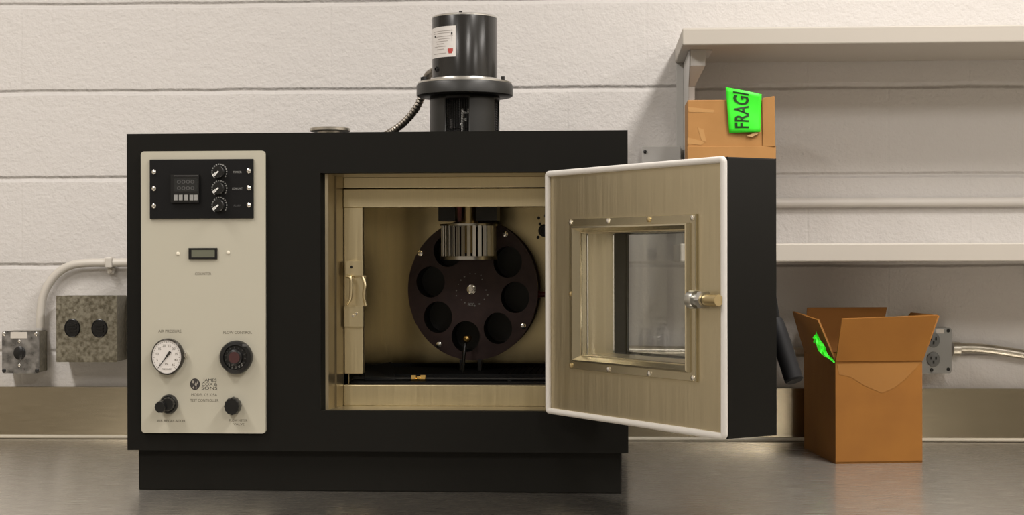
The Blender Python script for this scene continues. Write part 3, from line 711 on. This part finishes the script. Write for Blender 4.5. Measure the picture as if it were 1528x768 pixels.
for a, c in [(0, 0), (.33, 0), (.667, 0), (1, 0), (0, 1), (.33, 1), (.667, 1), (1, 1), (0, .5), (1, .5)]:
    bm = NB(); lathe(bm, DM @ Vector((su(a), -.0042, sh(c))), DM.to_3x3() @ Vector((0, -1, 0)), [(.0046, 0), (.004, .0022), (.0018, .0034)], 14); obj('screw', bm, brassd if random.random() < .3 else screwm, wf)
# latch stud on the free edge
lu1, lz = DW-.006, dp(1055, 447)[1]
L = [dp(v, 447)[0] for v in (1075, 1062, 1056, 1050, 1040)]
bm = NB(); ax = DM.to_3x3() @ Vector((-1, 0, 0)); wl = -.013
def dpt(u, h, w=wl): return DM @ Vector((u, w, h))
tot = L[0]-L[4]
lathe(bm, dpt(L[0]+.012, lz), ax, [(.0085, 0), (.0085, L[0]-L[1]+.010)], 18, 0)
lathe(bm, dpt(L[1]+.001, lz), ax, [(.0145, 0), (.0145, L[1]-L[2])], 6, 1)
lathe(bm, dpt(L[2], lz), ax, [(.009, 0), (.009, L[2]-L[3])], 16, 1)
lathe(bm, dpt(L[3], lz), ax, [(.0135, 0), (.0145, .003), (.0145, L[3]-L[4]-.003), (.012, L[3]-L[4]), (.006, L[3]-L[4]), (.006, L[3]-L[4]-.006)], 24, 2)
obj('latch_stud', bm, [brassd, alum, mat('roller_steel', (.5, .5, .47), .3, 1.0)], door, label='brass latch stud with nut and roller')
# handle lever on the outer face
bm = NB(); hu = DW-.045
def hp(px, py, wofs):
    q = DMw.inverted() @ hit(px, py, P1+dw*(DT+wofs), dw); return DM @ Vector((q.x, DT+wofs, q.z))
ctr = dpt(DW-.06, dp(1055, 447)[1], DT)
lathe(bm, ctr, DM.to_3x3() @ YA, [(.024, 0), (.024, .012), (.014, .018), (.014, .034)], 28)
a0_, a1_ = hp(1150, 478, .045), hp(1186, 570, .045)
a0_ = dpt(DW-.06, dp(1055, 447)[1], DT+.04)
# lever runs from the hub down to the point seen beyond the door edge
ptA = hp(1163, 500, .05); ptB = hp(1185.5, 569, .05)
lathe(bm, ptA+(ptA-ptB)*.35, ptB-ptA, [(.011, 0), (.0135, .004), (.0145, .03), (.0145, (ptB-ptA).length*1.35-.003), (.012, (ptB-ptA).length*1.35)], 24)
tube(bm, [a0_-(DM.to_3x3() @ YA)*.006, a0_, ptA+(ptA-ptB)*.33], .009, 14)
obj('door_handle', bm, mat('handle_rubber', (.008, .008, .009), .6, Specular_IOR_Level=.2), door, label='black lever handle on the outer side of the door')
# hinge knuckles
for h_ in (.14, .84):
    bm = NB(); c = dpt(.004, DH*h_, DT+.006); cyl(bm, c-ZA*.03, c+ZA*.03, .006, 14); box(bm, 0, .04, DT, DT+.003, DH*h_-.028, DH*h_+.028, 0, DM)
    obj('hinge', bm, steel, door)

# ------------------------------------------------------------------ wall shelves
YF = YW-0.315
def shelf(name, px0, ytop, ybot, xr, label):
    a = on_y(px0, ytop, YF); c = on_y(px0, ybot, YF); a2 = on_y(1528, ytop-1.5, YF)
    z1_ = (a.z+a2.z)/2; z0_ = z1_-(a.z-c.z)
    mw = Matrix.Translation((a.x, YW, z0_)); o = None
    bm = NB(); box(bm, 0, xr-a.x, -0.315, -0.001, 0, z1_-z0_)
    t = obj(name, bm, shelfw, None, smooth=0, bevel=.003); t.matrix_world = mw; setp(t, label, 'shelf'); return a.x, z0_, z1_
G = None
ux, uz0, uz1 = shelf('wall_shelf', 1018, 40, 65.5, 2.6, 'upper white wall shelf, empty, at the top right of the block wall')
lx, lz0, lz1 = shelf('wall_shelf', 1016.5, 363.5, 390.5, 2.6, 'lower white wall shelf behind the oven door, carrying the sealed carton')
def bracket(x, label):
    bm = NB()
    # web plate tapering down, back lip on the wall, folded front flange
    za, zb = uz0, lz1
    t = .003
    prof = [(YW-.001, za), (YF+.075, za), (YF+.075, za-.035), (YF+.115, za-.075), (YF+.165, zb+.02), (YF+.18, zb), (YW-.001, zb)]
    A = [bm.verts.new((x, y, z)) for y, z in prof]; B = [bm.verts.new((x+t, y, z)) for y, z in prof]
    bm.faces.new(A); bm.faces.new(B[::-1])
    for i in range(len(prof)): j = (i+1) % len(prof); bm.faces.new((A[i], B[i], B[j], A[j]))
    fl = [(YF+.075, za), (YF+.075, za-.035), (YF+.115, za-.075), (YF+.165, zb+.02)]
    wd = [.036, .034, .014, .014]
    for i in range(3):
        (y0, z0_), (y1, z1_) = fl[i], fl[i+1]
        hexa(bm, [Vector((x, y0, z0_)), Vector((x+wd[i], y0, z0_)), Vector((x+wd[i+1], y1, z1_)), Vector((x, y1, z1_))],
             [Vector((x, y0+.003, z0_)), Vector((x+wd[i], y0+.003, z0_)), Vector((x+wd[i+1], y1+.003, z1_)), Vector((x, y1+.003, z1_))])
    box(bm, x-.016, x, YW-.004, YW-.001, zb, za)
    box(bm, x+.003, x+.05, YF+.08, YF+.2, za-.003, za)
    o = obj('shelf_bracket', bm, bracketg, None, smooth=0, bevel=.0008)
    return setp(o, label, 'bracket')
bracket(on_y(1020.5, 200, YW-.02).x, 'grey steel shelf bracket under the left end of the upper shelf')
# painted pipe on the wall under the upper shelf
p = on_y(1157, 302.5, YW-.012)
bm = NB(); cyl(bm, (on_y(1040, 302, YW-.012).x, YW-.0115, p.z), (2.6, YW-.0115, p.z+.0), .0105, 20)
o = obj('wall_pipe', bm, mat('grey_pipe_paint', (.60, .57, .53), .45), None); setp(o, 'painted horizontal pipe along the wall just above the lower shelf', 'pipe')

# ------------------------------------------------------------------ sealed carton with FRAGILE tape
YC = YF+0.008
pa, pb = on_y(1026, 150, YC), on_y(1156, 150, YC)
cz = on_y(1026, 149, YC).z; cw = pb.x-pa.x
CM = Matrix.Translation((pa.x, YC, lz1)); CI = CM.inverted()
cart = empty('sealed_carton', CM, 'taped brown carton with a green FRAGILE strip standing on the lower shelf', 'box')
def cc(px, py, y=0.0): return CI @ on_y(px, py, YC+y)
H = cz-lz1
bm = NB(); box(bm, 0, cw, 0.0, .11, 0, H); obj('carton_body', bm, card_up, cart, smooth=0, bevel=.002)
zl = cc(1090, 218).z
bm = NB(); box(bm, -.001, cw+.002, -.0035, 0, zl-.05, zl); obj('lower_flap', bm, card_up, cart, smooth=0, bevel=.001)
bm = NB(); hexa(bm, [cc(1137, 150, -.003), cc(1156, 150, -.006), cc(1156, 143, -.006), cc(1138, 146, -.003)], [cc(1137, 150, .002), cc(1156, 150, 0), cc(1156, 143, 0), cc(1138, 146, .002)])
hexa(bm, [cc(1138, 218, -.003), cc(1157, 218, -.006), cc(1156, 149, -.006), cc(1137, 149, -.003)], [cc(1138, 218, .0), cc(1157, 218, 0), cc(1156, 149, 0), cc(1137, 149, .0)])
obj('side_flap', bm, card_up, cart, smooth=0, bevel=.0008)
for q in ([(1026, 159), (1066, 164), (1066, 168), (1028, 167)], [(1041, 190), (1050, 193), (1054, 212), (1047, 210)], [(1026, 205), (1052, 212), (1046, 216), (1026, 214)]):
    bm = NB(); a = [cc(x, y, -.0006) for x, y in q]; hexa(bm, a, [v+Vector((0, .0005, 0)) for v in a])
    obj('packing_tape', bm, tape, cart, smooth=0, label='shiny strip of clear packing tape')
bm = NB()
q = [(1088, 198.5), (1134.5, 197), (1136.5, 140.5), (1083, 129.5)]
a = [cc(q[0][0], q[0][1], -.005), cc(q[1][0], q[1][1], -.006), cc(q[2][0], q[2][1], -.010), cc(q[3][0], q[3][1], -.010)]
nx, nz = 10, 10
grid = [[None]*(nx+1) for _ in range(nz+1)]
def bil(s, t):
    p0 = a[0].lerp(a[1], s); p1 = a[3].lerp(a[2], s); v = p0.lerp(p1, t)
    v.y -= .004*math.sin(math.pi*s)*(.4+t)+.002*math.sin(5*t+2*s); return v
for i in range(nz+1):
    for j in range(nx+1): grid[i][j] = bm.verts.new(bil(j/nx, i/nz))
for i in range(nz):
    for j in range(nx): bm.faces.new((grid[i][j], grid[i][j+1], grid[i+1][j+1], grid[i+1][j]))
gt = obj('fragile_tape', bm, green, cart, label='bright green FRAGILE tape strip')
s_ = gt.modifiers.new('solid', 'SOLIDIFY'); s_.thickness = .0006; s_.offset = 1
bm = NB()
# lettering reads upwards, F at the bottom
c0 = bil(.46, .50); e1 = (bil(.44, .9)-bil(.44, .1)).normalized(); e0 = (bil(.8, .5)-bil(.2, .5)).normalized(); nn = e0.cross(e1).normalized()
text(bm, 'FRAGI', .040, basis((0, 0, 0), (1, 0, 0), (0, 1, 0), (0, 0, 1)), 0, .0002, .082, bold=.0006)
me_ = [v for v in bm.verts]
for v in me_:
    t = .52+v.co.x/.098; s = .44-v.co.y/.066
    b_ = bil(min(max(s, 0), 1), min(max(t, 0), 1)); v.co = b_+Vector((0, -.0010-v.co.z, 0))
obj('lettering', bm, tapeink, gt, smooth=0)
bm = NB(); q = [(1114, 203), (1122, 204.5), (1131, 200), (1130, 196), (1112, 198)]
aa = [cc(x, y, -.006) for x, y in q[:4]]; hexa(bm, aa, [v+Vector((0, .004, 0)) for v in aa])
obj('torn_flap', bm, card_core, cart, smooth=0)

# grey wall box behind the oven door
a, c = on_y(958, 217.5, YW-.045), on_y(1016, 318, YW-.045)
GM = Matrix.Translation((a.x, YW, c.z))
gb = empty('wall_box', GM, 'flat grey metal wall box peeking out between oven and sealed carton', 'electrical box')
bm = NB(); box(bm, 0, c.x-a.x, -.044, -.001, 0, a.z-c.z); obj('box_cover', bm, mat('grey_box_paint', (.56, .55, .53), .4), gb, smooth=0, bevel=.002)
bm = NB(); p = GM.inverted() @ on_y(962.5, 226, YW-.045); face_disc(bm, p, [(.0045, 0), (.004, .002), (.0015, .003)], seg=12); obj('screw', bm, plastic, gb)

# ------------------------------------------------------------------ open carton on the bench
b0, b1 = on_z(1247, 692), on_z(1376.5, 690); bl_ = on_z(1200, 668)
ex = (b1-b0); W = ex.length; ex.normalize(); ey = Vector((-ex.y, ex.x, 0)); D = .24
OCM = basis(b0, ex, ey, ZA); OCI = OCM.inverted()
oc = empty('open_carton', OCM, 'open brown cardboard box with raised flaps standing on the steel workbench', 'box')
lb = OCI @ bl_; D = max(.16, min(.30, lb.y)); skx = lb.x
def ocp(px, py, p, nrm): return OCI @ hit(px, py, OCM @ Vector(p), OCM.to_3x3() @ Vector(nrm))
HB = ocp(1312, 538, (0, 0, 0), (0, 1, 0)).z
th = .004
bm = NB()
def panel(bm, A, th_, nrm, mi=0): A = [Vector(v) for v in A]; hexa(bm, A, [v+Vector(nrm)*th_ for v in A], mi)
panel(bm, [(0, 0, 0), (W, 0, 0), (W, 0, HB), (0, 0, HB)], th, (0, 1, 0))
panel(bm, [(skx, D, 0), (W, D, 0), (W, D, HB), (skx, D, HB)], th, (0, -1, 0))
panel(bm, [(0, 0.0001, 0), (skx, D, 0), (skx, D, HB), (0, 0.0001, HB)], th, (1, 0, 0))
panel(bm, [(W, 0.0001, 0), (W, D, 0), (W, D, HB), (W, 0.0001, HB)], th, (-1, 0, 0))
panel(bm, [(0, 0, .0005), (W, 0, .0005), (W, D, .0005), (skx, D, .0005)], th, (0, 0, 1))
obj('carton_body', bm, card, oc, smooth=0)
print('CARTON', W, D, HB, skx)
def flap(hinge0, hinge1, tip0, tip1, name='flap'):
    bm = NB(); A = [Vector(v) for v in (hinge0, hinge1, tip1, tip0)]
    nrm = (A[1]-A[0]).cross(A[3]-A[0]).normalized(); hexa(bm, A, [v+nrm*.0035 for v in A])
    return obj(name, bm, card, oc, smooth=0)
# front flap leans a little outwards, others stand up and out
yo = -.028
flap((0, 0, HB+.0005), (W, 0, HB+.0005), ocp(1256, 474.5, (0, yo, 0), (0, 1, 0)), ocp(1398.5, 469.5, (0, yo, 0), (0, 1, 0)))
yo = D+.035
flap((skx, D, HB+.0005), (W, D, HB+.0005), ocp(1204, 459.5, (0, yo, 0), (0, 1, 0)), ocp(1323, 459, (0, yo, 0), (0, 1, 0)))
flap((0, .004, HB+.0005), (skx, D-.004, HB+.0005), ocp(1220, 477, (0, .035, 0), (0, 1, 0)), ocp(1182.5, 465, (0, D*.86, 0), (0, 1, 0)))
flap((W, .004, HB+.0005), (W, D-.004, HB+.0005), ocp(1399.5, 470, (0, .02, 0), (0, 1, 0)), ocp(1359, 466, (0, D*.9, 0), (0, 1, 0)))
bm = NB()
q = [ocp(x, y, (0, -.0006, 0), (0, 1, 0)) for x, y in ((1249, 543), (1376, 540), (1350, 566), (1335, 578), (1316, 586), (1290, 575), (1270, 562), (1252, 558))]
va = [bm.verts.new(v) for v in q]; vb = [bm.verts.new(v+Vector((0, .0005, 0))) for v in q]
bm.faces.new(va); bm.faces.new(vb[::-1])
for i in range(8): bm.faces.new((va[i], vb[i], vb[(i+1) % 8], va[(i+1) % 8]))
obj('packing_tape', bm, mat('tape_gloss', (.31, .145, .04), .2), oc, smooth=0, label='clear packing tape under the front flap')
bm = NB()
ga = [(1217, 496), (1222, 503), (1229, 515), (1236, 527), (1244, 539)]; gb_ = [(1214, 503), (1217, 512), (1222, 524), (1229, 532), (1244, 540.5)]
pl = (-.004, 0, HB*.9); nv = Vector((1, 0, 0))
va = [ocp(x, y, (0, .05-.012*i, 0), (0, 1, 0)) for i, (x, y) in enumerate(ga)]; vb = [ocp(x, y, (0, .045-.0115*i, 0), (0, 1, 0)) for i, (x, y) in enumerate(gb_)]
A = [bm.verts.new(v) for v in va]; B = [bm.verts.new(v+Vector((0, .006*(i % 2), 0))) for i, v in enumerate(vb)]
for i in range(4): bm.faces.new((A[i], A[i+1], B[i+1], B[i]))
bmesh.ops.subdivide_edges(bm, edges=bm.edges[:], cuts=2, use_grid_fill=True)
for v in bm.verts: v.co += Vector((random.uniform(-.002, .002), random.uniform(-.005, .004), random.uniform(-.003, .003)))
gs = obj('green_tape', bm, green, oc, smooth=0, label='crumpled bright green tape on the left flap'); s_ = gs.modifiers.new('solid', 'SOLIDIFY'); s_.thickness = .0012

# ------------------------------------------------------------------ electrical boxes and conduits
def wall_thing(name, px0, py0, px1, py1, dep, label, cat, group=None):
    """Empty on the wall at the lower left of a box whose front face spans the given pixels"""
    a, c = on_y(px0, py1, YW-dep), on_y(px1, py0, YW-dep)
    mw = Matrix.Translation((a.x, YW-.001, a.z)); t = empty(name, mw, label, cat, group)
    return t, c.x-a.x, c.z-a.z, (lambda px, py, d=dep: mw.inverted() @ on_y(px, py, YW-d))
t, bw, bh, q = wall_thing('outlet_box', 3, 493.5, 58, 556.5, .062, 'small square steel outlet box with one round black socket at far left', 'outlet')
bm = NB(); box(bm, .001, bw-.001, -.058, 0, .001, bh-.001); obj('box_body', bm, galv, t, smooth=0, bevel=.003)
bm = NB(); plate_holes(bm, [rrect(0, bw, 0, bh, .006)], .003, basis((0, -.058, 0), XA, ZA, (0, -1, 0))); obj('cover_plate', bm, galv2, t, bevel=.0012)
bm = NB(); face_disc(bm, q(29.5, 526.5), [(.0155, 0), (.0155, .003), (.013, .0045)], .88, 1, 36)
c = q(29.5, 526.5)
obj('socket', bm, plastic, t, label='round black socket')
bm = NB(); p0, p1 = q(16, 504.5), q(41, 495); box(bm, p0.x, p1.x, -.0622, -.061, p0.z, p1.z); obj('paper_label', bm, mat('paper', (.62, .58, .52), .6), t, smooth=0)
for a, c in ((29, 509), (29, 545)):
    bm = NB(); face_disc(bm, q(a, c), [(.004, 0), (.0034, .0016), (.0015, .0024)], .9, 1, 14); obj('screw', bm, screwm, t)
for a, c in ((55, 553), (6, 553), (6, 498), (54, 498)):
    bm = NB(); face_disc(bm, q(a, c), [(.0052, 0), (.0045, .002), (.002, .003)], .9, 1, 14); obj('corner_screw', bm, plastic if c > 540 else screwm, t)

t, bw, bh, q = wall_thing('junction_box', 84.5, 441.5, 174, 539.5, .080, 'mottled galvanised box with two round black sockets beside the oven', 'outlet')
bm = NB(); box(bm, .0, bw, -.077, 0, 0, bh); obj('box_body', bm, galv, t, smooth=0, bevel=.0015)
bm = NB(); plate_holes(bm, [rrect(-.001, bw+.001, -.001, bh+.001, .002)], .002, basis((0, -.077, 0), XA, ZA, (0, -1, 0))); obj('cover_plate', bm, galv, t, bevel=.0006)
for a, c in ((108, 489), (148.5, 489.5)):
    bm = NB(); o_ = q(a, c); face_disc(bm, o_, [(.0215, 0), (.0215, .002), (.0195, .003), (.019, .0015)], .86, 1, 40)
    for dz in (-.007, .0, .007): box(bm, o_.x-.010, o_.x+.010, o_.y-.0042, o_.y-.0005, o_.z+dz-.0016, o_.z+dz+.0016)
    obj('socket', bm, plastic, t, label='round black socket')
bm = NB(); p = q(112, 463.5); face_disc(bm, p, [(.0022, 0), (.0018, .0015)], 1, 1, 12); obj('screw', bm, screwm, t)
t, bw, bh, q = wall_thing('outlet_box', 1377, 488.5, 1420, 556.5, .060, 'grey steel duplex outlet box on the wall behind the open carton', 'outlet')
bm = NB(); x0b = q(1362, 520).x
box(bm, x0b+.001, bw-.001, -.056, 0, .001, bh-.001); obj('box_body', bm, galv, t, smooth=0, bevel=.003)
bm = NB(); plate_holes(bm, [rrect(x0b, bw, 0, bh, .006)], .003, basis((0, -.056, 0), XA, ZA, (0, -1, 0))); obj('cover_plate', bm, mat('grey_cover', (.33, .335, .325), .35, .5), t, bevel=.0012)
for c in (507, 536):
    bm = NB(); o_ = q(1392.5, c); face_disc(bm, o_, [(.017, 0), (.017, .0025), (.0155, .0035)], .85, 1, 36, 0)
    for dx, dz in ((-.0055, .003), (.0055, .003), (0, -.006)): box(bm, o_.x+dx-.0018, o_.x+dx+.0018, o_.y-.0042, o_.y-.0025, o_.z+dz-.0035, o_.z+dz+.0035, 1)
    obj('receptacle', bm, [mat('grey_receptacle', (.13, .135, .13), .4), plastic], t, label='dark grey receptacle with black slots')
bm = NB(); p0, p1 = q(1397, 497), q(1408, 490.5); box(bm, p0.x, p1.x, -.0602, -.059, p0.z, p1.z); obj('paper_label', bm, mat('paper', (.62, .58, .52), .6), t, smooth=0)
for a, c in ((1415, 551), (1390, 552), (1415, 493)):
    bm = NB(); face_disc(bm, q(a, c), [(.0045, 0), (.004, .002)], .9, 1, 14); obj('corner_screw', bm, plastic, t)

def conduit(name, pts, r, m, label, conn=()):
    pts = [Vector(p) for p in pts]; bm = NB(); o0 = pts[0]
    tube(bm, [p-o0 for p in spline(pts, 14)], r, 18)
    t = obj(name, bm, m, None); t.location = o0; setp(t, label, 'conduit')
    for p, d, rr_, ln in conn:
        bm = NB(); cyl(bm, Vector(p)-o0, Vector(p)-o0+Vector(d)*ln, rr_, 18); obj('connector', bm, emt if m is emt else m, t)
    return t
yk_ = YW-.022
def wp(px, py): return on_y(px, py, yk_)
c_pts = [wp(60, 489), wp(61, 462), wp(65, 440), wp(75, 420), wp(90, 404), wp(108, 395), wp(130, 392), wp(165, 391.5), wp(200, 391.5), wp(260, 391.5)]
cd_ = conduit('wall_conduit', c_pts, .0098, paintw, 'white painted conduit bending over the galvanised box beside the oven')
o0 = c_pts[0]
bm = NB(); p = wp(164, 391.5)-o0; box(bm, p.x-.008, p.x+.008, -.0135, .0208, p.z-.0115, p.z+.0115); box(bm, p.x-.008, p.x+.008, .005, .0208, p.z-.026, p.z-.0115)
obj('conduit_strap', bm, paintw, cd_, smooth=0, bevel=.002)
bm = NB(); face_disc(bm, wp(164, 404)-o0+Vector((0, .004, 0)), [(.005, 0), (.0042, .003)], 1, 1, 14); obj('screw', bm, screwm, cd_)
r_pts = [wp(1424, 520), wp(1434, 519), wp(1460, 519.5), wp(1490, 523), wp(1528, 529), wp(1590, 539), wp(1680, 552)]
conduit('wall_conduit', r_pts, .0115, emt, 'bare steel conduit running right from the outlet behind the open carton', [(wp(1421.5, 520.5), (1, 0, 0), .0165, .016)])
l_pts = [wp(760, 522), wp(900, 522.5), wp(1140, 524.5), wp(1200, 525), wp(1300, 524), wp(1361, 523)]
conduit('wall_conduit', l_pts, .0115, emt, 'bare steel conduit low on the wall running left from the open carton behind the oven')
